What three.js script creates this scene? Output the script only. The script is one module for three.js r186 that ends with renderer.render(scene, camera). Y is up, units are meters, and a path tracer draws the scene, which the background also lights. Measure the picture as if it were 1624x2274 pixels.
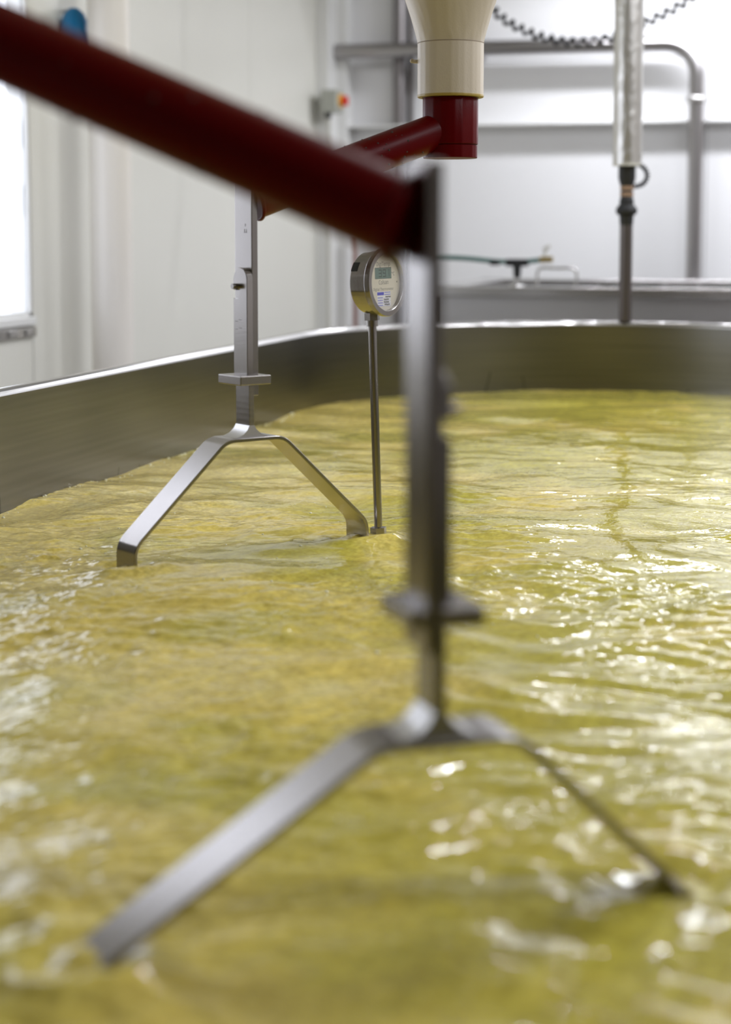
import * as THREE from 'three';
import { RectAreaLightUniformsLib } from 'three/addons/lights/RectAreaLightUniformsLib.js';
import { RoundedBoxGeometry } from 'three/addons/geometries/RoundedBoxGeometry.js';
import { ImprovedNoise } from 'three/addons/math/ImprovedNoise.js';
import { mergeGeometries, toCreasedNormals } from 'three/addons/utils/BufferGeometryUtils.js';

// ---------------------------------------------------------------- camera, sky, lights, exposure
// Room axes: x across the vat (0 = its centre line), y up from the floor, z along the vat (0 = centre of its far rounded end).
const scene = new THREE.Scene();
const camera = new THREE.PerspectiveCamera(34.164, 1624 / 2274, 0.02, 60);
camera.position.set(0.538, 1.2488, 4.0485);
camera.rotation.order = 'YXZ';
camera.rotation.set(-0.09224, 0.26717, 0);
camera.setViewOffset(1624, 2274, 0, 275, 1624, 2274);   // rising-front lens: the verticals stay almost parallel
camera.focus = 2.6;
camera.userData.fStop = 3.0;

const renderer = new THREE.WebGLRenderer({ antialias: true });
renderer.toneMapping = THREE.LinearToneMapping;
renderer.toneMappingExposure = 1.55;
renderer.shadowMap.enabled = true;
RectAreaLightUniformsLib.init();

scene.background = new THREE.Color().setRGB(1.65, 1.74, 1.98);   // bright overcast sky outside the window

const CEIL = 3.3, LIQ = 0.8, RIM = 1.0, R = 0.733, NEAR_END = 5.2;
const LAMPS = [   // centre x, height, z, length along x, intensity
  [0.25, 2.58, -2.55, 1.5, 36], [0.95, CEIL, 0.6, 1.5, 60], [2.4, CEIL, -1.9, 1.5, 66], [2.8, CEIL, 0.6, 1.5, 50], [2.7, CEIL, 2.9, 1.5, 60],
];

// ---------------------------------------------------------------- helpers
const perlin = new ImprovedNoise();
const N3 = (x, y, z) => perlin.noise(x, y, z);
let seed = 7;
const rnd = () => { seed = (seed * 1664525 + 1013904223) >>> 0; return seed / 4294967296; };
const V = (x, y, z) => new THREE.Vector3(x, y, z);
const taken = {};
const numbered = (n) => { const k = taken[n] = (taken[n] ?? -1) + 1; return k ? `${n}_${String(k).padStart(3, '0')}` : n; };
function shadows(o) { o.castShadow = o.receiveShadow = true; return o; }
function tag(o, label, category, group, kind) {
  if (label) o.userData.label = label;
  if (category) o.userData.category = category;
  if (group) o.userData.group = group;
  if (kind) o.userData.kind = kind;
  return o;
}
function thing(name, label, category, pos = [0, 0, 0], turn = 0, group) {
  const o = new THREE.Group(); o.name = numbered(name); o.position.set(...pos); o.rotation.y = turn;
  scene.add(o); return tag(o, label, category, group);
}
function part(name, geo, mat, parent, label) {
  const g = Array.isArray(geo) ? merge(geo) : geo;
  const m = shadows(new THREE.Mesh(g, mat)); m.name = name;
  if (label) m.userData.label = label;
  parent.add(m); return m;
}
function single(name, geo, mat, label, category, group) { const m = part(numbered(name), geo, mat, scene); return tag(m, label, category, group); }
function struct(name, geo, mat) { const m = part(name, geo, mat, scene); m.userData.kind = 'structure'; return m; }
function merge(list) {
  return mergeGeometries(list.map((g) => {
    const n = g.index ? g.toNonIndexed() : g;
    if (!n.attributes.uv) n.setAttribute('uv', new THREE.BufferAttribute(new Float32Array(n.attributes.position.count * 2), 2));
    for (const k of Object.keys(n.attributes)) if (!['position', 'normal', 'uv'].includes(k)) n.deleteAttribute(k);
    return n;
  }));
}
function box(x0, x1, y0, y1, z0, z1, bevel = 0) {
  const w = x1 - x0, h = y1 - y0, d = z1 - z0;
  const g = bevel ? new RoundedBoxGeometry(w, h, d, 2, bevel) : new THREE.BoxGeometry(w, h, d);
  if (!bevel) metricUV(g);
  return g.translate((x0 + x1) / 2, (y0 + y1) / 2, (z0 + z1) / 2);
}
function metricUV(g) {   // texture coordinates in metres, from the face direction
  const p = g.attributes.position, n = g.attributes.normal, uv = new Float32Array(p.count * 2);
  for (let i = 0; i < p.count; i++) {
    const ax = Math.abs(n.getX(i)), ay = Math.abs(n.getY(i)), az = Math.abs(n.getZ(i));
    const [u, v] = ax > ay && ax > az ? [p.getZ(i), p.getY(i)] : ay > az ? [p.getX(i), p.getZ(i)] : [p.getX(i), p.getY(i)];
    uv[i * 2] = u; uv[i * 2 + 1] = v;
  }
  g.setAttribute('uv', new THREE.BufferAttribute(uv, 2)); return g;
}
function cyl(r0, r1, y0, y1, seg = 48) { return new THREE.CylinderGeometry(r1, r0, y1 - y0, seg).translate(0, (y0 + y1) / 2, 0); }
function rod(a, b, r, seg = 40, r2 = r) {   // straight round bar from a to b
  const d = b.clone().sub(a), g = new THREE.CylinderGeometry(r2, r, d.length(), seg);
  g.applyQuaternion(new THREE.Quaternion().setFromUnitVectors(V(0, 1, 0), d.clone().normalize()));
  return g.translate((a.x + b.x) / 2, (a.y + b.y) / 2, (a.z + b.z) / 2);
}
function lathe(pts, seg = 64) { return toCreasedNormals(new THREE.LatheGeometry(pts.map(([x, y]) => new THREE.Vector2(x, y)), seg), 0.5); }
function tube(pts, r, seg = 80, rs = 16, closed = false) { return new THREE.TubeGeometry(new THREE.CatmullRomCurve3(pts, closed), seg, r, rs, closed); }

// ---------------------------------------------------------------- computed textures
function dataTex(w, h, fn, color) {
  const d = new Uint8Array(w * h * 4);
  for (let y = 0; y < h; y++) for (let x = 0; x < w; x++) {
    const c = fn(x / w, y / h), o = (y * w + x) * 4;
    for (let k = 0; k < 3; k++) d[o + k] = Math.max(0, Math.min(255, Math.round((Array.isArray(c) ? c[k] : c) * 255)));
    d[o + 3] = 255;
  }
  const t = new THREE.DataTexture(d, w, h); t.wrapS = t.wrapT = THREE.RepeatWrapping; t.magFilter = THREE.LinearFilter; t.minFilter = THREE.LinearMipmapLinearFilter;
  if (color) t.colorSpace = THREE.SRGBColorSpace;
  t.needsUpdate = true; return t;
}
// noise that repeats on the unit square: points of a torus in noise space
function tileNoise(u, v, fx, fy, s) {
  const a = N3(u * fx, v * fy, s), b = N3((u - 1) * fx, v * fy, s), c = N3(u * fx, (v - 1) * fy, s), d = N3((u - 1) * fx, (v - 1) * fy, s);
  const k = (t) => t * t * (3 - 2 * t), p = k(u), q = k(v);
  return (a * (1 - p) + b * p) * (1 - q) + (c * (1 - p) + d * p) * q;
}
const brushed = dataTex(256, 256, (u, v) => 0.5 + 0.35 * tileNoise(u, v, 6, 160, 3.3) + 0.25 * tileNoise(u, v, 14, 90, 8.1));
const speckle = dataTex(256, 256, (u, v) => 0.5 + 0.3 * tileNoise(u, v, 40, 40, 1.7) + 0.25 * tileNoise(u, v, 90, 90, 5.2));
const clone = (t, rx, ry) => { const c = t.clone(); c.repeat.set(rx, ry); c.needsUpdate = true; return c; };

// ---------------------------------------------------------------- materials
const rgb = (r, g, b) => new THREE.Color().setRGB(r, g, b);
const std = (c, roughness, metalness = 0, extra = {}) => new THREE.MeshStandardMaterial({ color: c, roughness, metalness, ...extra });
const phys = (c, roughness, metalness = 0, extra = {}) => new THREE.MeshPhysicalMaterial({ color: c, roughness, metalness, ...extra });
const M = {
  wall: phys(rgb(0.83, 0.83, 0.84), 0.32, 0, { bumpMap: clone(speckle, 1, 1), bumpScale: 0.0004 }),
  wallLeft: phys(rgb(0.78, 0.77, 0.70), 0.28, 0, { bumpMap: dataTex(512, 32, (u, v) => 0.5 + 0.4 * tileNoise(u, v, 9, 1, 4.4) + 0.2 * tileNoise(u, v, 26, 1, 9.4)), bumpScale: 0.004 }),
  wallCore: std(rgb(0.55, 0.55, 0.53), 0.8),
  wallFront: std(rgb(0.20, 0.125, 0.085), 0.6),
  wallRight: std(rgb(0.46, 0.43, 0.40), 0.6),
  ceiling: std(rgb(0.62, 0.62, 0.60), 0.7),
  floor: std(rgb(0.24, 0.23, 0.22), 0.5, 0, { bumpMap: clone(speckle, 2, 2), bumpScale: 0.001 }),
  white: phys(rgb(0.82, 0.82, 0.80), 0.35),
  column: phys(rgb(0.80, 0.76, 0.70), 0.4),
  steel: std(rgb(0.34, 0.32, 0.305), 0.25, 1, { bumpMap: clone(brushed, 8, 8), bumpScale: 0.00006 }),
  steelPipe: std(rgb(0.40, 0.385, 0.385), 0.28, 1),
  steelDull: std(rgb(0.24, 0.225, 0.225), 0.4, 1),
  steelSoft: std(rgb(0.56, 0.55, 0.54), 0.34, 1),
  steelBright: std(rgb(0.66, 0.65, 0.64), 0.2, 1),
  vat: std(rgb(1, 1, 1), 0.3, 1),
  red: phys(rgb(0.10, 0.0005, 0.0016), 0.33, 0, { specularIntensity: 0.22, bumpMap: clone(speckle, 6, 2), bumpScale: 0.0002 }),
  chip: std(rgb(0.06, 0.045, 0.04), 0.7),
  sleeve: phys(rgb(0.70, 0.62, 0.51), 0.42, 0, { bumpMap: clone(speckle, 4, 2), bumpScale: 0.0003 }),
  grease: std(rgb(0.45, 0.33, 0.08), 0.4),
  seam: std(rgb(0.34, 0.27, 0.20), 0.7),
  black: std(rgb(0.009, 0.009, 0.010), 0.55),
  darkPipe: std(rgb(0.10, 0.085, 0.08), 0.35, 0.6),
  tan: std(rgb(0.30, 0.19, 0.12), 0.5),
  copper: std(rgb(0.36, 0.20, 0.17), 0.4, 0.7),
  green: std(rgb(0.05, 0.14, 0.12), 0.45),
  brass: std(rgb(0.55, 0.42, 0.16), 0.3, 1),
  blue: phys(rgb(0.0, 0.20, 0.48), 0.3),
  greyBox: std(rgb(0.42, 0.43, 0.38), 0.5),
  yellow: phys(rgb(0.85, 0.48, 0.02), 0.35),
  redKnob: phys(rgb(0.72, 0.04, 0.02), 0.3),
  conduit: std(rgb(0.62, 0.61, 0.56), 0.5),
  lampBody: std(rgb(0.8, 0.8, 0.8), 0.5),
  glass: phys(rgb(1, 1, 1), 0.02, 0, { transmission: 1, thickness: 0, ior: 1.45 }),
};

// ---------------------------------------------------------------- the room
const XL = -1.593, XR = 4.2, ZB = -3.144, ZN = 7.6, TH = 0.14;
{
  const WZ0 = -0.205, WZ1 = 1.75, WY0 = 1.02, WY1 = 1.95;   // window opening in the left wall
  struct('floor', box(XL - TH, XR + TH, -0.12, 0, ZB - TH, ZN + TH), M.floor);
  struct('ceiling', box(XL - TH, XR + TH, CEIL, CEIL + 0.14, ZB - TH, ZN + TH), M.ceiling);
  struct('wall_right', box(XR, XR + TH, 0, CEIL, ZB, ZN), M.wallRight);
  struct('wall_front', box(XL, XR, 0, CEIL, ZN, ZN + TH), M.wallFront);
  const wl = struct('wall_left', [
    box(XL - TH, XL - 0.012, 0, CEIL, ZB, WZ0 - 0.4), box(XL - TH, XL - 0.012, 0, CEIL, WZ1, ZN),
    box(XL - TH, XL - 0.012, 0, WY0, WZ0 - 0.4, WZ1), box(XL - TH, XL - 0.012, WY1, CEIL, WZ0 - 0.4, WZ1)], M.wallCore);
  const panel = (parent, mat, ...b) => part('wall_panel', box(...b, 0.0025), mat, parent);
  const g = 0.002;
  for (const [a, b] of [[-3.144, -2.06], [-2.06, -0.88], [-0.88, -0.205]]) panel(wl, M.wallLeft, XL - 0.012, XL, 0, CEIL, a + g, b - g);
  for (const [y0, y1] of [[0, WY0 - 0.005], [WY1 + 0.005, CEIL]]) for (const [a, b] of [[-0.205, 0.77], [0.77, 1.75]]) panel(wl, M.wallLeft, XL - 0.012, XL, y0, y1, a + g, b - g);
  for (const [a, b] of [[1.75, 2.95], [2.95, 4.15], [4.15, 5.35], [5.35, 6.55], [6.55, 7.6]]) panel(wl, M.wallLeft, XL - 0.012, XL, 0, CEIL, a + g, b - g);
  const wb = struct('wall_back', box(XL, XR, 0, CEIL, ZB - TH, ZB - 0.012), M.wallCore);
  for (const [y0, y1] of [[0, 1.99], [1.99, CEIL]]) for (const [a, b] of [[-1.593, -1.15], [-1.15, 0.055], [0.055, 1.26], [1.26, 2.46], [2.46, 3.5], [3.5, 4.2]]) panel(wb, M.wall, a + g, b - g, y0 + g, y1 - g, ZB - 0.012, ZB);
  // window: frame, pane, sill
  const w = thing('window_1'); w.userData.kind = 'structure';
  part('window_frame', [box(XL - 0.06, XL - 0.002, WY0, WY1, WZ0, WZ0 + 0.012), box(XL - 0.06, XL - 0.002, WY0, WY1, WZ1 - 0.04, WZ1), box(XL - 0.06, XL - 0.002, WY0, WY0 + 0.012, WZ0, WZ1), box(XL - 0.06, XL - 0.002, WY1 - 0.04, WY1, WZ0, WZ1)], M.white, w);
  part('window_pane', box(XL - 0.016, XL - 0.012, WY0 + 0.012, WY1 - 0.04, WZ0 + 0.012, WZ1 - 0.04), M.glass, w);
  part('window_sill', box(XL - 0.06, XL + 0.016, WY0 - 0.024, WY0, WZ0 + 0.004, WZ1 + 0.03, 0.004), M.white, w);
  // ledge across the back wall
  struct('trim_1', box(XL + 0.1, XR, 1.712, 1.722, ZB, ZB + 0.085, 0.004), M.white);
  // boxed-in corner post
  struct('trim_2', [box(XL, -1.535, 0, CEIL, ZB, -2.92, 0.004), box(XL, -1.49, 0, CEIL, ZB, -3.05, 0.004)], M.white);
}
// ceiling lamps: batten, glowing diffuser and a light of the same size just below it
for (const [x, y, z, len, power] of LAMPS) {
  const hung = y < CEIL, l = thing('ceiling_lamp', hung ? 'white batten lamp hung on rods along the back wall' : 'white batten lamp with glowing diffuser fixed to the ceiling', 'lamp', [x, y, z], 0, hung ? undefined : 'ceiling lamps over the vats');
  if (hung) for (const k of [-0.6, 0.6]) part('hanger_rod', rod(V(k, -0.01, 0), V(k, CEIL - y, 0), 0.005, 12), M.lampBody, l);
  part('housing', box(-len / 2 - 0.02, len / 2 + 0.02, -0.06, 0, -0.1, 0.1, 0.01), M.lampBody, l);
  part('diffuser', box(-len / 2, len / 2, -0.078, -0.06, -0.055, 0.055), std(rgb(0.9, 0.9, 0.9), 0.5, 0, { emissive: rgb(1, 0.98, 0.95), emissiveIntensity: 2 }), l);
  const a = new THREE.RectAreaLight(rgb(0.95, 0.97, 1.04), power, len, 0.11);
  a.position.set(0, -0.085, 0); a.rotation.x = -Math.PI / 2; a.castShadow = true; l.add(a);
}

// ---------------------------------------------------------------- the vat
// profile points (outwards from the inner wall, height) carried round a long track with two round ends
function track(step = 0.03, arc = 72) {
  const p = [];
  for (let i = 0; i <= arc; i++) { const t = Math.PI * i / arc; p.push([Math.cos(t), -Math.sin(t), 0, 0]); }
  const q = [];
  for (const [nx, nz] of p) q.push([R * nx, R * nz, nx, nz]);                 // far end, right to left
  for (const [nx, nz] of p) q.push([-R * nx, NEAR_END - R * nz, -nx, -nz]);   // near end, left to right
  return q;
}
function around(profile) {
  const t = track(), n = t.length, m = profile.length, pos = [], uv = [], idx = [];
  let s = 0, v0 = 0;
  for (let i = 0; i <= n; i++) {
    const [x, z, nx, nz] = t[i % n]; if (i) s += Math.hypot(x - t[i - 1][0], z - t[i - 1][1]);
    let v = 0;
    for (let j = 0; j < m; j++) {
      if (j) v += Math.hypot(profile[j][0] - profile[j - 1][0], profile[j][1] - profile[j - 1][1]);
      pos.push(x + nx * profile[j][0], profile[j][1], z + nz * profile[j][0]); uv.push(s, v);
    }
  }
  for (let i = 0; i < n; i++) for (let j = 0; j < m - 1; j++) { const a = i * m + j, b = a + m; idx.push(a, b, a + 1, b, b + 1, a + 1); }
  const g = new THREE.BufferGeometry();
  g.setAttribute('position', new THREE.Float32BufferAttribute(pos, 3)); g.setAttribute('uv', new THREE.Float32BufferAttribute(uv, 2)); g.setIndex(idx);
  return toCreasedNormals(g, 0.6);
}
{
  const drips = [];
  for (let i = 0; i < 22; i++) drips.push([rnd(), 0.45 + rnd() * 0.5, 0.08 + rnd() * 0.3, 0.0012 + rnd() * 0.002, rnd()]);
  const stains = dataTex(1024, 512, (u, v) => {
    let k = 0.51 + 0.05 * tileNoise(u, v, 5, 5, 2.2) + 0.035 * tileNoise(u, v, 4, 90, 6.1);
    for (const [c, top, len, w, ph] of drips) { const dx = Math.abs(u - c - 0.006 * Math.sin(v * 25 + ph * 9)); if (dx < w && v < top && v > top - len) k -= 0.16 * (1 - dx / w); }
    return [k, k * 0.985, k * 0.95];
  }, true);
  M.vat.map = clone(stains, 0.8, 1.5);   // one sheet of stains every 1.25 m
    const v = thing('cheese_vat', 'long stainless steel vat with rounded end, full of yellow whey', 'vat');
  part('tank_wall', around([[0, 0.25], [0, RIM - 0.012]]), M.vat, v);
  const bead = [];
  for (let i = 0; i <= 12; i++) { const a = Math.PI - Math.PI * 1.25 * i / 12; bead.push([0.014 + 0.014 * Math.cos(a), RIM - 0.012 + 0.012 * Math.sin(a)]); }
  part('rolled_rim', around([...bead, [0.02, RIM - 0.03], [0.004, RIM - 0.03]]), M.steelBright, v, 'bright rolled steel rim');
  part('outer_jacket', around([[0.004, RIM - 0.03], [0.06, RIM - 0.06], [0.06, 0.16], [0.0, 0.12]]), M.steelSoft, v);
  const sh = new THREE.Shape(track().map(([x, z]) => new THREE.Vector2(x, -z)));
  part('tank_floor', new THREE.ExtrudeGeometry(sh, { depth: 0.02, bevelEnabled: false }).rotateX(-Math.PI / 2).translate(0, 0.235, 0), M.steelSoft, v);
  for (const [x, z] of [[-0.5, 0.1], [0.5, 0.1], [-0.5, 2.6], [0.5, 2.6], [-0.5, 5.1], [0.5, 5.1]]) part('foot', cyl(0.03, 0.03, 0, 0.24, 24).translate(x, 0, z), M.steelSoft, v);
}

// ---------------------------------------------------------------- the whey
const FEET = [];   // where the forks enter the whey: [x, z]
{
  const F1 = [-0.2405, 1.846, 0.9059], F2 = [0.2994, 3.0149, 3.7210];
  for (const [x, z, t, a, b] of [[...F1, -0.190, 0.196], [...F2, -0.18, 0.232]]) for (const s of [a, b]) FEET.push([x + s * Math.cos(t), z - s * Math.sin(t)]);
}
const fbm = (x, z, s, o = 3) => { let a = 0, k = 1; for (let i = 0; i < o; i++) { a += k * N3(x, s + i * 7.3, z); x *= 2.03; z *= 2.03; k *= 0.5; } return a; };
const smooth = THREE.MathUtils.smoothstep;
function wheyHeight(x, z) {
  const wx = x + 0.07 * fbm(x * 3.1, z * 3.1, 1.5, 2), wz = z + 0.07 * fbm(x * 3.1, z * 3.1, 11.5, 2);
  const calm = smooth(z - 0.5 * x, 2.78, 3.0) * smooth(x, 0, 0.3);   // the pool at the near right runs smooth
  const lively = (0.75 + 0.55 * smooth(x + 0.3 * (z - 1.2), -0.25, 0.3)) * (0.3 + 0.7 * smooth(z, 0.9, 1.9)) * (1 - 0.85 * calm);   // more chop along the right side and round the forks
  let h = 0.0080 * N3(wx * 3.3, 2.2, wz * 4.2) * (1 - 0.6 * calm) + 0.0075 * (1 - 0.7 * calm) * N3(wx * 8, 5.1, wz * 10) * (0.35 + 0.65 * smooth(z, 0.6, 1.8));
  const sweep = Math.hypot(x - 0.42, z - 1.92) + 0.045 * fbm(x * 5, z * 5, 3, 2);   // long smooth waves running out from the wake
  h += 0.0023 * Math.sin(sweep * 105) * Math.exp(-(((sweep - 0.56) / 0.085) ** 2)) * smooth(N3(x * 6, 77, z * 9), -0.35, 0.2) * smooth(x, -0.05, 0.2) * smooth(z, 2.1, 2.4);
  const rough = smooth(N3(x * 2.6, 31, z * 2.6), -0.3, 0.3) * lively, grainy = smooth(-x + 0.4 * (z - 2.3), -0.15, 0.35) * smooth(z, 1.7, 2.4);
  const ridge = 1 - Math.abs(N3(wx * 12, 9.7, wz * 20)) * 2;
  h += 0.0028 * ridge * ridge * (0.12 + rough);
  h += 0.0024 * N3(wx * 24, 3.9, wz * 42) * (0.14 + rough);
  h += 0.0010 * N3(wx * 60, 24.2, wz * 95) * (0.14 + rough + 0.9 * grainy);
  h += 0.00055 * N3(wx * 105, 14.2, wz * 125) * (0.15 + rough + 2.2 * grainy);
  for (const [fx, fz] of FEET) {   // ripples and a bow wave at the fork feet
    const dx = x - fx, dz = z - fz, r = Math.hypot(dx, dz);
    if (r < 0.35) h += Math.exp(-r * 20) * 0.004 * Math.cos(r * 120 + 3 * N3(x * 20, 4, z * 20)) + 0.009 * Math.exp(-((r - 0.05) ** 2) / 0.0008) * Math.max(0, Math.cos(Math.atan2(dz, dx) - 0.8));
  }
  return h;
}
{
  const cols = 360, zs = [];
  for (let z = -R - 0.001; z < 3.45; z += 0.0042) zs.push(z);
  for (let z = 3.45; z < NEAR_END + R; z += 0.03) zs.push(z);
  zs.push(NEAR_END + R + 0.001);
  const half = (z) => { const k = z < 0 ? z : z > NEAR_END ? z - NEAR_END : 0; return Math.max(0.003, Math.sqrt(Math.max(0, (R + 0.001) ** 2 - k * k))); };
  const n = zs.length, pos = new Float32Array(n * (cols + 1) * 3), uv = new Float32Array(n * (cols + 1) * 2), col = new Float32Array(n * (cols + 1) * 3), idx = [];
  const whey = rgb(0.59, 0.53, 0.095), curd = rgb(0.82, 0.67, 0.175), pale = rgb(0.84, 0.77, 0.33), c = new THREE.Color();
  for (let i = 0; i < n; i++) for (let j = 0; j <= cols; j++) {
    const z = zs[i], x = half(z) * (2 * j / cols - 1), o = i * (cols + 1) + j;
    pos.set([x, LIQ + wheyHeight(x, z), z], o * 3); uv.set([x, z], o * 2);
    // stirred-up curd drifts in clouds through the clearer whey
    const wx = x + 0.12 * fbm(x * 4, z * 4, 51, 2), wz = z + 0.12 * fbm(x * 4, z * 4, 61, 2);
    const drift = -0.45 * (x - 0.05 - 0.13 * (z - 2.2)) * 2;
    const k = smooth(fbm(wx * 3, wz * 3, 71, 4) + drift, -0.35, 0.55), w = smooth(fbm(wx * 6, wz * 9, 81, 3), 0.15, 0.8);
    c.copy(whey).lerp(curd, k).lerp(pale, 0.5 * w * k);
    col.set([c.r, c.g, c.b], o * 3);
  }
  for (let i = 0; i < n - 1; i++) for (let j = 0; j < cols; j++) { const a = i * (cols + 1) + j, b = a + cols + 1; idx.push(a, b, a + 1, b, b + 1, a + 1); }
  const g = new THREE.BufferGeometry();
  g.setAttribute('position', new THREE.BufferAttribute(pos, 3)); g.setAttribute('uv', new THREE.BufferAttribute(uv, 2)); g.setAttribute('color', new THREE.BufferAttribute(col, 3)); g.setIndex(idx);
  g.computeVertexNormals();
  const grains = dataTex(1024, 1024, (u, v) => {
    const a = tileNoise(u, v, 60, 60, 2.5), b = tileNoise(u, v, 120, 120, 7.5), e = tileNoise(u, v, 22, 22, 4.5), k = 0.90 + 0.13 * a + 0.10 * b + 0.08 * e;
    return [k, k * (0.985 + 0.03 * b), k * (0.93 + 0.12 * b)];
  }, true);
  const gb = dataTex(512, 512, (u, v) => 0.5 + 0.4 * tileNoise(u, v, 60, 60, 2.5) + 0.3 * tileNoise(u, v, 120, 120, 7.5));
  M.whey = phys(rgb(1, 1, 1), 0.07, 0, { vertexColors: true, ior: 1.4, map: clone(grains, 2, 2), bumpMap: clone(gb, 2, 2), bumpScale: 0.0004 });
  const m = single('whey', g, M.whey, 'yellow whey with stirred curd, rippling and glittering in the vat', 'whey'); m.userData.kind = 'stuff';
}

{
  const list = [];
  for (let i = 0; i < 260; i++) {
    const wall = i < 170, z = wall ? 0.1 + rnd() * 2.6 : 1.4 + rnd() * 1.6, x = wall ? -R + 0.002 + rnd() * rnd() * 0.03 : -0.55 + rnd() * 0.9, q = 0.0008 + rnd() * rnd() * 0.0028;
    list.push(new THREE.SphereGeometry(q, 10, 6, 0, Math.PI * 2, 0, Math.PI / 2).translate(x, LIQ + wheyHeight(x, z) - q * 0.15, z));
  }
  const f = single('foam_bubbles', list, phys(rgb(0.78, 0.76, 0.55), 0.05, 0, { ior: 1.4 }), 'tiny pale foam bubbles along the vat wall and on the whey', 'foam'); f.userData.kind = 'stuff';
}

// ---------------------------------------------------------------- the agitators
function strip(points, t) {   // outline of a bent flat bar: a line with a thickness
  const L = [], Rr = [];
  points.forEach(([x, y], i) => {
    const a = points[Math.max(0, i - 1)], b = points[Math.min(points.length - 1, i + 1)], l = Math.hypot(b[0] - a[0], b[1] - a[1]), nx = -(b[1] - a[1]) / l, ny = (b[0] - a[0]) / l;
    L.push(new THREE.Vector2(x + nx * t / 2, y + ny * t / 2)); Rr.unshift(new THREE.Vector2(x - nx * t / 2, y - ny * t / 2));
  });
  return new THREE.Shape([...L, ...Rr]);
}
function rounded(pts, r, n = 6) {   // polyline with rounded bends
  const out = [pts[0]];
  for (let i = 1; i < pts.length - 1; i++) {
    const p = pts[i], u = [pts[i - 1][0] - p[0], pts[i - 1][1] - p[1]], w = [pts[i + 1][0] - p[0], pts[i + 1][1] - p[1]];
    const lu = Math.hypot(...u), lw = Math.hypot(...w), a = [p[0] + u[0] / lu * r, p[1] + u[1] / lu * r], b = [p[0] + w[0] / lw * r, p[1] + w[1] / lw * r];
    for (let k = 0; k <= n; k++) { const t = k / n, s = 1 - t; out.push([s * s * a[0] + 2 * s * t * p[0] + t * t * b[0], s * s * a[1] + 2 * s * t * p[1] + t * t * b[1]]); }
  }
  out.push(pts[pts.length - 1]); return out;
}
function extrudeZ(shape, z0, z1, bevel = 0.0006) {
  const g = new THREE.ExtrudeGeometry(shape, { depth: z1 - z0 - 2 * bevel, bevelEnabled: bevel > 0, bevelThickness: bevel, bevelSize: bevel, bevelOffset: -bevel, bevelSegments: 1, curveSegments: 20 });
  return toCreasedNormals(g.translate(0, 0, z0 + bevel), 0.4);
}
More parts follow.
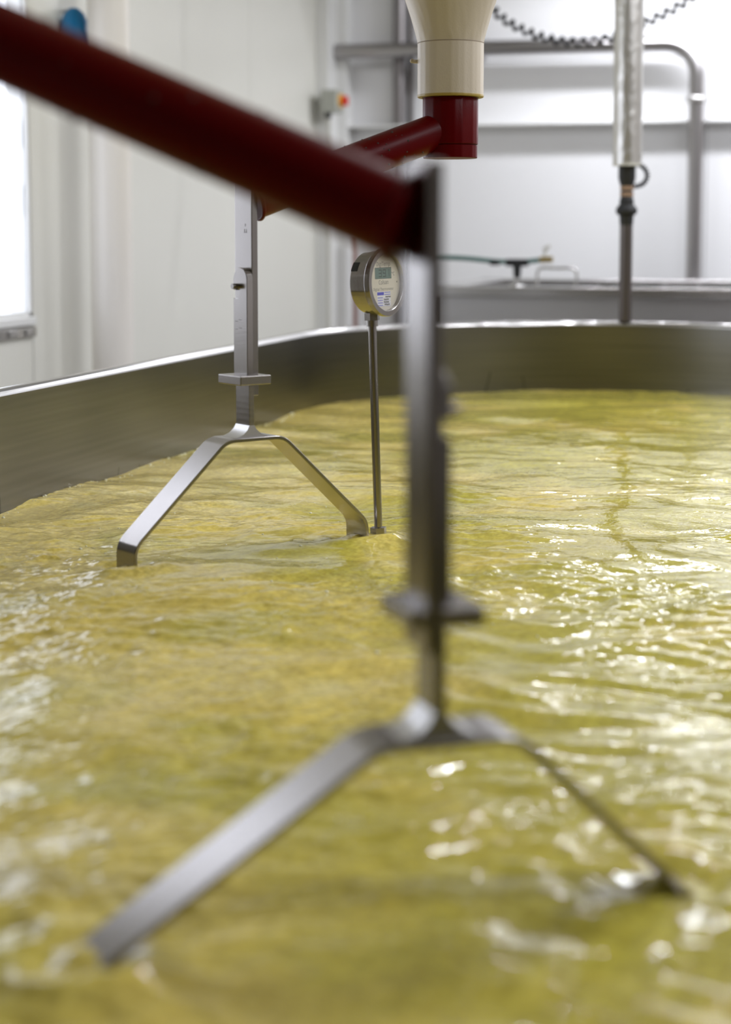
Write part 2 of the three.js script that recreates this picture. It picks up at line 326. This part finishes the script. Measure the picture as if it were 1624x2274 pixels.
// fork frame: local x = across the fork towards the hub, y = 0 at the cross bar, z = along the bar's width
function agitator(label, pos, turn, hub, arms, bend) {
  const a = thing('agitator', label, 'agitator', pos, turn, 'red armed agitators in the vat');
  const toLocal = (p) => a.worldToLocal(p.clone());
  a.updateMatrixWorld(true);
  const H0 = toLocal(hub);
  // hub: drum with a lower ring
  part('hub', lathe([[0, 0.02], [0.0405, 0.02], [0.0412, 0.021], [0.0412, 0.087], [0.0405, 0.0885], [0, 0.0885]]).translate(H0.x, H0.y, H0.z), M.red, a);
  part('hub_ring', lathe([[0.0, 0], [0.0395, 0], [0.0402, 0.0008], [0.0402, 0.0185], [0.038, 0.0195], [0.038, 0.021], [0, 0.021]]).translate(H0.x, H0.y, H0.z), M.red, a);
  // arm
  const start = V(0.0135, 0.330, -0.006), end = V(H0.x, H0.y + 0.047, H0.z);
  const arm = part('arm', rod(start.clone().lerp(end, 0.012), end, 0.027, 56), M.red, a);
  const weld = part('weld_bead', new THREE.TorusGeometry(0.0275, 0.003, 10, 48).applyQuaternion(new THREE.Quaternion().setFromUnitVectors(V(0, 0, 1), end.clone().sub(start).normalize())).translate(...start.clone().lerp(end, 0.02).toArray()), M.red, arm);
  // flakes of lost paint on the arm
  const dir = end.clone().sub(start).normalize(), side = V(0, 0, 1).cross(dir).normalize(), out = dir.clone().cross(side);
  const flakes = [];
  for (let i = 0; i < arms; i++) {
    const t = 0.25 + rnd() * 0.6, th = rnd() * 6.28, c = start.clone().lerp(end, t).addScaledVector(side, Math.cos(th) * 0.0268).addScaledVector(out, Math.sin(th) * 0.0268);
    flakes.push(new THREE.IcosahedronGeometry(0.0008 + rnd() * 0.0016, 0).scale(1, 1, 1).translate(c.x, c.y, c.z));
  }
  part('paint_chips', flakes, M.chip, arm).userData.kind = 'stuff';
  // post with its pin
  const post = part('post', box(0.0037, 0.0140, 0.060, 0.369, -0.030, 0.0140, 0.0012), M.steel, a);
  part('bolt', rod(V(0.0005, 0.358, -0.012), V(0.006, 0.358, -0.012), 0.004, 16), M.steel, post);
  part('pin', [rod(V(-0.016, 0.213, -0.0064), V(0.006, 0.213, -0.0064), 0.0038, 24)], M.steel, post, 'round steel locking pin');
  part('stamped_mark', [box(0.0034, 0.0039, 0.296, 0.3, -0.0022, -0.0018), box(0.0034, 0.0039, 0.288, 0.2925, -0.0042, -0.0036), box(0.0034, 0.0039, 0.288, 0.2925, 0.0005, 0.001), box(0.0034, 0.0039, 0.2875, 0.288, -0.006, 0.0025)], M.chip, post);
  // shank: round-topped bar with a hook slot, hung on the pin
  const sh = new THREE.Shape();
  sh.moveTo(-0.0175, 0.085); sh.lineTo(0.0175, 0.085); sh.lineTo(0.0175, 0.2215); sh.absarc(0, 0.2215, 0.0175, 0, Math.PI, false);
  sh.lineTo(-0.0175, 0.2075); sh.lineTo(-0.0115, 0.2075); sh.lineTo(-0.0115, 0.209); sh.lineTo(-0.001, 0.209); sh.lineTo(-0.001, 0.203); sh.quadraticCurveTo(-0.0025, 0.197, -0.006, 0.196); sh.lineTo(-0.0175, 0.196);
  const shank = part('shank', extrudeZ(sh, 0, 0.0105, 0.0007).rotateY(-Math.PI / 2).translate(0.0035, 0, 0), M.steel, a);
  part('scribed_mark', [0.166, 0.1635, 0.1545, 0.1525].map((y, i) => box(-0.0072, -0.0068, y, y + 0.0004, i % 2 ? -0.013 : -0.004, i % 2 ? -0.006 : 0.004)), M.chip, shank);
  part('collar_plate', box(-0.0255, 0.0252, 0.0765, 0.0895, -0.030, 0.0293, 0.0015), M.steel, a);
  // stem, flared foot and bent fork
  part('stem', box(-0.004, 0.004, 0.012, 0.078, -0.0175, 0.0175, 0.0008), M.steel, a);
  const rings = [[0.0042, 0.0178, 0.019], [0.0075, 0.0182, 0.013], [0.015, 0.0187, 0.0065], [0.027, 0.019, 0.0022]], p = [], ix = [];
  for (const [sx, sz, y] of rings) for (const [u, w] of [[-1, -1], [1, -1], [1, 1], [-1, 1]]) p.push(u * sx, y, w * sz);
  for (let i = 0; i < rings.length - 1; i++) for (let k = 0; k < 4; k++) { const q = i * 4 + k, r = i * 4 + (k + 1) % 4; ix.push(q, r, q + 4, r, r + 4, q + 4); }
  const fg = new THREE.BufferGeometry(); fg.setAttribute('position', new THREE.Float32BufferAttribute(p, 3)); fg.setIndex(ix); 
  part('stem_flare', toCreasedNormals(fg, 0.7), M.steelSoft, a);
  const line = rounded([[-bend[1] - 0.002, -0.42], [-bend[1], -0.133], [-bend[0], 0], [bend[2], 0], [bend[3], -0.136], [bend[3] + 0.002, -0.42]], 0.014);
  part('fork_bar', extrudeZ(strip(line, 0.005), -0.0255, 0.0255, 0.0008), M.steel, a, 'bent flat bar of brushed steel');
  return a;
}
const hubFar = V(0, LIQ + 0.5608, 1.606), hubNear = V(-0.1265, LIQ + 0.580, 2.981);
agitator('agitator with glossy dark red arm and steel fork, beside the dial thermometer', [-0.2405, 0.9633, 1.846], 0.9059, hubFar, 70, [0.045, 0.190, 0.049, 0.196]);
agitator('agitator with dark red arm and steel fork, arm crossing in front of the other one', [0.2994, 0.9245, 3.0149], 3.7210, hubNear, 30, [0.052, 0.190, 0.043, 0.246]);

// drive columns above the hubs, hung from a bridge under the ceiling
function driveColumn(label, hub) {
  const d = thing('drive_column', label, 'drive column', [hub.x, hub.y + 0.0886, hub.z], 0);
  const b = part('sleeve', lathe([[0, 0.0015], [0.0478, 0.0015], [0.0488, 0.003], [0.0490, 0.079], [0.0486, 0.0795]]), M.sleeve, d);
  part('grease_line', lathe([[0.0420, 0.0003], [0.0478, 0.0003], [0.0492, 0.0012], [0.04925, 0.0036], [0.0489, 0.0042]]), M.grease, b, 'yellow grease along the lower edge');
  part('seam_line', new THREE.TorusGeometry(0.0487, 0.0007, 8, 72).rotateX(Math.PI / 2).translate(0, 0.0797, 0), M.seam, b);
  const s = part('grease_nipple', rod(V(-0.047, 0.0535, 0.012), V(-0.0535, 0.0535, 0.013), 0.0028, 16), M.sleeve, b);
  part('nipple_head', new THREE.SphereGeometry(0.0033, 16, 12).translate(-0.0555, 0.0545, 0.013), M.sleeve, s);
  part('cone', lathe([[0.0487, 0.0798], [0.0495, 0.0835], [0.0530, 0.097], [0.0590, 0.117], [0.0655, 0.1365], [0.074, 0.16], [0.088, 0.195], [0.098, 0.23], [0.1, 0.25], [0.1, 0.62], [0, 0.62]]), M.sleeve, d);
}
driveColumn('cream painted drive column with conical foot above the far agitator hub', hubFar);
driveColumn('cream painted drive column above the arm crossing in front', hubNear);
{
  const top = hubFar.y + 0.0886 + 0.62, b = thing('agitator_bridge', 'steel bridge beam carrying the agitator drives above the vat', 'beam');
  part('beam', box(-0.22, 0.14, top, top + 0.12, 1.35, 3.4, 0.006), M.steelSoft, b);
  for (const z of [1.4, 3.3]) part('hanger', box(-0.04, 0.0, top + 0.12, CEIL, z - 0.03, z + 0.03), M.steelSoft, b);
}

// ---------------------------------------------------------------- the dial thermometer
{
  const t = thing('dial_thermometer', 'round steel digital thermometer on a thin stem standing in the whey', 'thermometer', [-0.0927, LIQ, 1.6707]);
  t.rotation.z = 0.031;
  part('stem', rod(V(0, -0.53, 0), V(0, 0.322, 0), 0.0062, 28), M.steel, t);
  const hex = (r, y0, y1) => toCreasedNormals(new THREE.CylinderGeometry(r, r, y1 - y0, 6).translate(0, (y0 + y1) / 2, 0), 0.3);
  part('lower_nut', [hex(0.0125, -0.004, 0.0125)], M.steel, t);
  part('upper_nut', [hex(0.0115, 0.322, 0.333), cyl(0.0085, 0.0085, 0.313, 0.322, 24)], M.steel, t);
  const head = new THREE.Group(); head.name = 'head'; head.position.set(0, 0.3775, 0); head.rotation.y = Math.atan2(0.9414, 0.3333); t.add(head);
  // local z of the head = the way the dial faces
  const turn = (g) => g.rotateX(Math.PI / 2);
  const b = part('case', turn(lathe([[0, -0.0085], [0.0425, -0.0085], [0.0448, -0.006], [0.0448, 0.006], [0.0462, 0.0068], [0.0462, 0.0225], [0.0, 0.0225]])), M.steel, head);
  part('bezel', turn(lathe([[0.0462, 0.0205], [0.0492, 0.0212], [0.05, 0.0225], [0.05, 0.0285], [0.0492, 0.0302], [0.0420, 0.0302], [0.0413, 0.0295], [0.0412, 0.0235]])), M.steel, head);
  // dial face with its print
  const S = 1024, cv = document.createElement('canvas'); cv.width = cv.height = S; const x = cv.getContext('2d');
  x.fillStyle = '#d8d2c4'; x.fillRect(0, 0, S, S);
  x.textAlign = 'center'; x.fillStyle = '#4a4a46';
  x.font = '106px sans-serif'; x.fillText('DigiTemp', 500, 215);
  x.fillStyle = '#5f7a72'; x.fillRect(232, 245, 520, 195); x.strokeStyle = '#3c4a46'; x.lineWidth = 8; x.strokeRect(232, 245, 520, 195);
  const seg = (ox, oy, w, h, on) => { x.fillStyle = '#2c3b38'; const k = 17; [[0, 0, w, k], [w - k, 0, k, h / 2], [w - k, h / 2, k, h / 2], [0, h - k, w, k], [0, h / 2, k, h / 2], [0, 0, k, h / 2], [0, h / 2 - k / 2, w, k]].forEach((r, i) => { if (on.includes(i)) x.fillRect(ox + r[0], oy + r[1], r[2], r[3]); }); };
  seg(350, 275, 96, 138, [0, 1, 2, 3, 6]); seg(482, 275, 96, 138, [0, 1, 2, 3, 5, 6]); seg(610, 275, 80, 138, [1, 2]); x.fillRect(594, 398, 14, 14);
  x.fillStyle = '#4a4a46'; x.font = '92px sans-serif'; x.textAlign = 'left'; x.fillText('°C', 764, 392);
  x.textAlign = 'center'; x.font = '106px sans-serif'; x.fillText('Colsan', 500, 545);
  x.font = '70px sans-serif'; x.fillText('Digital Thermometer', 490, 655);
  x.beginPath(); x.arc(930, 510, 16, 0, 7); x.fillStyle = '#6d6a62'; x.fill();
  // calibration sticker
  x.fillStyle = '#e6e6ea'; x.fillRect(285, 676, 430, 262);
  x.fillStyle = '#3a3cc0'; x.fillRect(285, 684, 215, 56); x.fillRect(520, 686, 190, 12); x.fillRect(520, 724, 190, 12);
  for (const y of [775, 822, 868, 914]) { x.fillStyle = '#7d80cf'; x.fillRect(295, y, 165, 15); x.fillRect(295, y + 20, 410, 4); }
  x.strokeStyle = '#15151c'; x.lineWidth = 11;
  for (const [sx, y] of [[545, 772], [490, 820], [490, 866], [510, 912]]) { x.beginPath(); for (let i = 0; i < 13; i++) x.lineTo(sx + i * 14, y + (i % 2 ? -14 : 12) * (0.5 + rnd() * 0.7)); x.stroke(); }
  const tex = new THREE.CanvasTexture(cv); tex.colorSpace = THREE.SRGBColorSpace;
  part('dial_face', new THREE.CircleGeometry(0.0415, 64).translate(0, 0, 0.0232), std(rgb(1, 1, 1), 0.6, 0, { map: tex }), head, 'pale dial with small grey display and blue printed sticker');
  part('dial_glass', new THREE.CylinderGeometry(0.0413, 0.0413, 0.001, 64).rotateX(Math.PI / 2).translate(0, 0, 0.0268), M.glass, head);
  // black label on the side of the case
  const lab = new THREE.CylinderGeometry(0.0451, 0.0451, 0.011, 16, 1, true, 0, 0.34); lab.rotateX(Math.PI / 2).rotateZ(-Math.PI / 2 - 0.75).translate(0, 0, -0.001);
  part('side_label', lab, std(rgb(0.015, 0.015, 0.015), 0.3, 0, { side: THREE.DoubleSide }), b, 'small black label on the case');
}

// ---------------------------------------------------------------- far side: second vat and what lies on it
{
  const v = thing('second_vat', 'grey stainless vat with a flat edge behind the rounded end', 'vat', [0, 0, 0]);
  const x0 = -0.80, x1 = 3.0, z0 = -2.75, z1 = -1.70;
  part('body', [box(x0, x1, 0.15, 1.03, z1 - 0.03, z1), box(x0, x1, 0.15, 1.03, z0, z0 + 0.03), box(x0, x0 + 0.03, 0.15, 1.03, z0, z1), box(x1 - 0.03, x1, 0.15, 1.03, z0, z1), box(x0, x1, 0.15, 0.2, z0, z1)], M.steelSoft, v);
  part('flat_edge', [box(x0 - 0.02, x1 + 0.02, 1.028, 1.066, z1 - 0.08, z1 + 0.03, 0.006), box(x0 - 0.02, x1 + 0.02, 1.028, 1.066, z0 - 0.01, z0 + 0.08, 0.006), box(x0 - 0.02, x0 + 0.08, 1.028, 1.066, z0, z1, 0.006), box(x1 - 0.08, x1 + 0.02, 1.028, 1.066, z0, z1, 0.006)], M.steelBright, v);
  for (const x of [x0 + 0.1, 1.1, x1 - 0.1]) for (const z of [z0 + 0.1, z1 - 0.1]) part('foot', cyl(0.03, 0.03, 0, 0.16, 20).translate(x, 0, z), M.steelSoft, v);
  const h = thing('hose', 'dark green hose with black clamp and brass end lying on the second vat', 'hose', [-0.495, 1.066, -1.74]);
  part('hose_pipe', tube([V(-0.36, 0.10, -0.02), V(-0.2, 0.098, 0), V(-0.05, 0.086, 0), V(0.04, 0.088, 0), V(0.085, 0.093, 0)], 0.0085, 60, 14), M.green, h);
  part('clamp', [new RoundedBoxGeometry(0.08, 0.026, 0.026, 2, 0.006).translate(0.0, 0.083, 0), new RoundedBoxGeometry(0.036, 0.02, 0.024, 2, 0.006).translate(-0.08, 0.083, 0), cyl(0.012, 0.016, 0.03, 0.08, 20)], M.black, h);
  part('stand', [cyl(0.009, 0.009, 0, 0.035, 20), cyl(0.03, 0.028, 0, 0.006, 24)], M.steelSoft, h);
  part('brass_end', [rod(V(0.08, 0.093, 0), V(0.125, 0.095, 0), 0.011, 20)], M.brass, h);
  part('tap_lever', [rod(V(0.1, 0.1, 0), V(0.098, 0.13, 0), 0.006, 14), new RoundedBoxGeometry(0.03, 0.012, 0.012, 2, 0.004).rotateZ(0.5).translate(0.104, 0.135, 0)], M.conduit, h);
  single('wire_handle', tube([V(-0.425, 1.06, -1.75), V(-0.425, 1.115, -1.75), V(-0.418, 1.128, -1.75), V(-0.355, 1.13, -1.75), V(-0.295, 1.128, -1.75), V(-0.288, 1.115, -1.75), V(-0.288, 1.06, -1.75)], 0.005, 60, 10), M.steelBright, 'thin bent wire handle standing on the second vat', 'handle');
  for (const [a, b, l] of [[-0.21, 0.02, 'flat dark lid strip on the second vat behind the insulated pipe'], [0.13, 0.75, 'long flat lid strip on the second vat near the steel downpipe']]) {
    const s = thing('lid_strip', l, 'lid', [(a + b) / 2, 1.066, -1.75]);
    part('plate', box((a - b) / 2, (b - a) / 2, 0, 0.006, -0.03, 0.03, 0.002), M.steelSoft, s);
    part('gasket', box((a - b) / 2 + 0.01, (b - a) / 2 - 0.01, 0.006, 0.011, -0.02, 0.028, 0.002), M.black, s);
  }
}

// ---------------------------------------------------------------- pipework
{
  // milk line along the back wall: horizontal run, elbow and downpipe
  const z = ZB + 0.12, p = thing('steel_pipe', 'thick stainless pipe along the back wall bending down at an elbow', 'pipe', [0, 0, z]);
  const r = 0.0325;
  part('run', rod(V(-1.55, 2.040, 0), V(-0.115, 2.032, 0), r), M.steelPipe, p);
  class Elbow extends THREE.Curve { getPoint(t, o = V(0, 0, 0)) { const a = Math.PI / 2 * t; return o.set(-0.115 + 0.135 * Math.sin(a), 2.032 - 0.135 + 0.135 * Math.cos(a), 0); } }
  part('elbow', new THREE.TubeGeometry(new Elbow(), 40, r, 32), M.steelPipe, p);
  part('downpipe', rod(V(0.02, 1.897, 0), V(0.02, 0.3, 0), r), M.steelPipe, p);
  part('clamp_ferrule', lathe([[0.032, -0.014], [0.042, -0.012], [0.046, -0.004], [0.046, 0.004], [0.042, 0.012], [0.032, 0.014]]).translate(0.02, 1.80, 0), M.steelSoft, p);
  for (const [x, y] of [[-0.9, 2.036], [0.02, 0.9]]) part('wall_bracket', box(x - 0.012, x + 0.012, y - 0.04, y + 0.04, -0.12, 0, 0.003), M.steelPipe, p);
  const q = thing('steel_pipe', 'vertical stainless pipe on the back wall crossing the horizontal pipe', 'pipe', [0, 0, z - 0.075]);
  part('pipe', rod(V(-1.265, 0.0, 0), V(-1.265, CEIL, 0), 0.028), M.steelDull, q);
  part('wall_bracket', box(-1.28, -1.25, 1.2, 1.26, -0.045, 0, 0.003), M.steelPipe, q);
  single('thin_pipe', rod(V(-1.218, 0, z - 0.09), V(-1.218, CEIL, z - 0.09), 0.011, 20), M.darkPipe, 'thin dark pipe running up beside the vertical steel pipe', 'pipe');
  single('copper_pipe', rod(V(-1.445, 0, z), V(-1.445, 1.25, z), 0.011, 20), M.copper, 'thin brown copper pipe at the wall behind the thermometer', 'pipe');
  // insulated pipe coming down onto the rim
  const c = thing('insulated_pipe', 'pipe in dented silver foil jacket with black coupling, ending at the vat rim', 'pipe', [-0.004, 1.001, -0.747]);
  const jk = new THREE.CylinderGeometry(0.041, 0.041, 1, 64, 220, true), jp = jk.attributes.position, y0 = 0.442, y1 = CEIL - 1.001;
  for (let i = 0; i < jp.count; i++) {
    const y = y0 + (jp.getY(i) + 0.5) * (y1 - y0), a = Math.atan2(jp.getZ(i), jp.getX(i)), k = 1 + 0.035 * N3(Math.cos(a) * 2, y * 9, Math.sin(a) * 2) + 0.03 * N3(Math.cos(a) * 4, y * 60, Math.sin(a) * 4);
    jp.setXYZ(i, jp.getX(i) * k, y, jp.getZ(i) * k);
  }
  jk.computeVertexNormals();
  part('foil_jacket', jk, std(rgb(0.62, 0.605, 0.57), 0.36, 1), c, 'dented silver foil jacket');
  part('jacket_end', lathe([[0.018, 0.44], [0.041, 0.441], [0.0412, 0.447]]), M.conduit, c);
  part('coupling', lathe([[0, 0.445], [0.0245, 0.445], [0.0245, 0.405], [0.021, 0.392], [0.02, 0.386]]), M.black, c);
  for (const y of [0.372, 0.354]) part('band', lathe([[0.016, y], [0.0192, y + 0.001], [0.0192, y + 0.011], [0.016, y + 0.012]]), M.tan, c, 'brown band');
  part('collar', lathe([[0.017, 0.387], [0.0175, 0.35], [0.0205, 0.345], [0.0205, 0.332], [0.029, 0.322], [0.031, 0.314], [0.029, 0.306], [0.0205, 0.3], [0.0195, 0.28], [0.018, 0.272]]), M.black, c);
  part('lower_pipe', rod(V(0, 0.0, 0), V(0, 0.29, 0), 0.0182, 40), M.darkPipe, c);
}
// coiled cable slung across the room
function coil(path, turns, radius, wire, seg) {
  const base = new THREE.CatmullRomCurve3(path);
  class Helix extends THREE.Curve {
    getPoint(t, o = V(0, 0, 0)) {
      const p = base.getPointAt(t), d = base.getTangentAt(t), s = V(0, 0, 1).addScaledVector(d, -d.z).normalize(), u = d.clone().cross(s), a = t * turns * 2 * Math.PI;
      return o.copy(p).addScaledVector(s, Math.cos(a) * radius).addScaledVector(u, Math.sin(a) * radius);
    }
  }
  return new THREE.TubeGeometry(new Helix(), seg, wire, 6);
}
single('coiled_cable', coil([V(-1.0, CEIL, -1.5), V(-0.80, 2.35, -1.5), V(-0.534, 1.987, -1.5), V(-0.442, 1.925, -1.5), V(-0.307, 1.882, -1.5), V(-0.159, 1.886, -1.5), V(-0.042, 1.93, -1.5), V(0.115, 2.012, -1.5), V(0.4, 2.3, -1.5), V(0.7, CEIL, -1.5)], 100, 0.0125, 0.006, 100 * 12), M.black, 'black coiled cable hanging in a slack curve behind the drive column', 'cable');
single('coiled_cable', coil([V(0.012, 1.452, -0.80), V(0.038, 1.438, -0.80), V(0.048, 1.415, -0.80), V(0.036, 1.392, -0.80), V(0.008, 1.384, -0.80)], 14, 0.0055, 0.0026, 14 * 12), M.black, 'small loop of black coiled cable beside the pipe coupling', 'cable');

// ---------------------------------------------------------------- left wall fittings
{
  single('round_column', lathe([[0, 0], [0.0605, 0], [0.0605, CEIL], [0, CEIL]], 64).translate(-1.44, 0, -0.405), M.column, 'round white column standing against the left wall', 'column');
  const w = thing('wall_channel', 'grey metal channel under the window sill', 'channel', [XL, 0.963, -0.21]);
  part('channel', box(0, 0.014, 0, 0.03, 0.008, 1.9, 0.004), M.steelBright, w);
  for (const z of [0.03, 0.13, 0.5, 1.0]) part('end_clip', box(0.01, 0.02, 0.004, 0.026, z, z + 0.05, 0.004), M.steelSoft, w);
  const b = thing('plastic_container', 'bright blue rounded plastic item hanging on the wall by the round column', 'plastic item', [XL + 0.04, 1.72, -0.42]);
  part('body', lathe([[0, 0.0], [0.03, 0.002], [0.042, 0.03], [0.044, 0.09], [0.04, 0.13], [0.028, 0.16], [0.012, 0.174], [0, 0.176]], 32), M.blue, b);
  part('hook', rod(V(-0.045, 0.165, 0), V(0.0, 0.172, 0), 0.004, 12), M.steelSoft, b);
  const i = thing('isolator_switch', 'grey isolator box with yellow and red rotary knob on corner post', 'switch', [-1.505, 1.76, -2.87]);
  part('box', new RoundedBoxGeometry(0.072, 0.096, 0.1, 3, 0.006).translate(0, 0.053, 0), M.greyBox, i);
  part('knob_plate', rod(V(0.036, 0.055, 0), V(0.046, 0.055, 0), 0.03, 32), M.yellow, i, 'yellow round base plate');
  part('knob', [rod(V(0.046, 0.055, 0), V(0.062, 0.055, 0), 0.02, 24), new RoundedBoxGeometry(0.014, 0.042, 0.014, 2, 0.004).translate(0.066, 0.055, 0)], M.redKnob, i, 'red rotary knob');
  part('cable_gland', cyl(0.011, 0.014, -0.018, 0.006, 20).translate(-0.016, 0, 0), M.black, i);
  single('conduit', rod(V(-1.521, 0.4, -2.88), V(-1.521, 1.745, -2.88), 0.009, 16), M.conduit, 'pale grey conduit running down the corner post from isolator', 'conduit');
}

renderer.render(scene, camera);
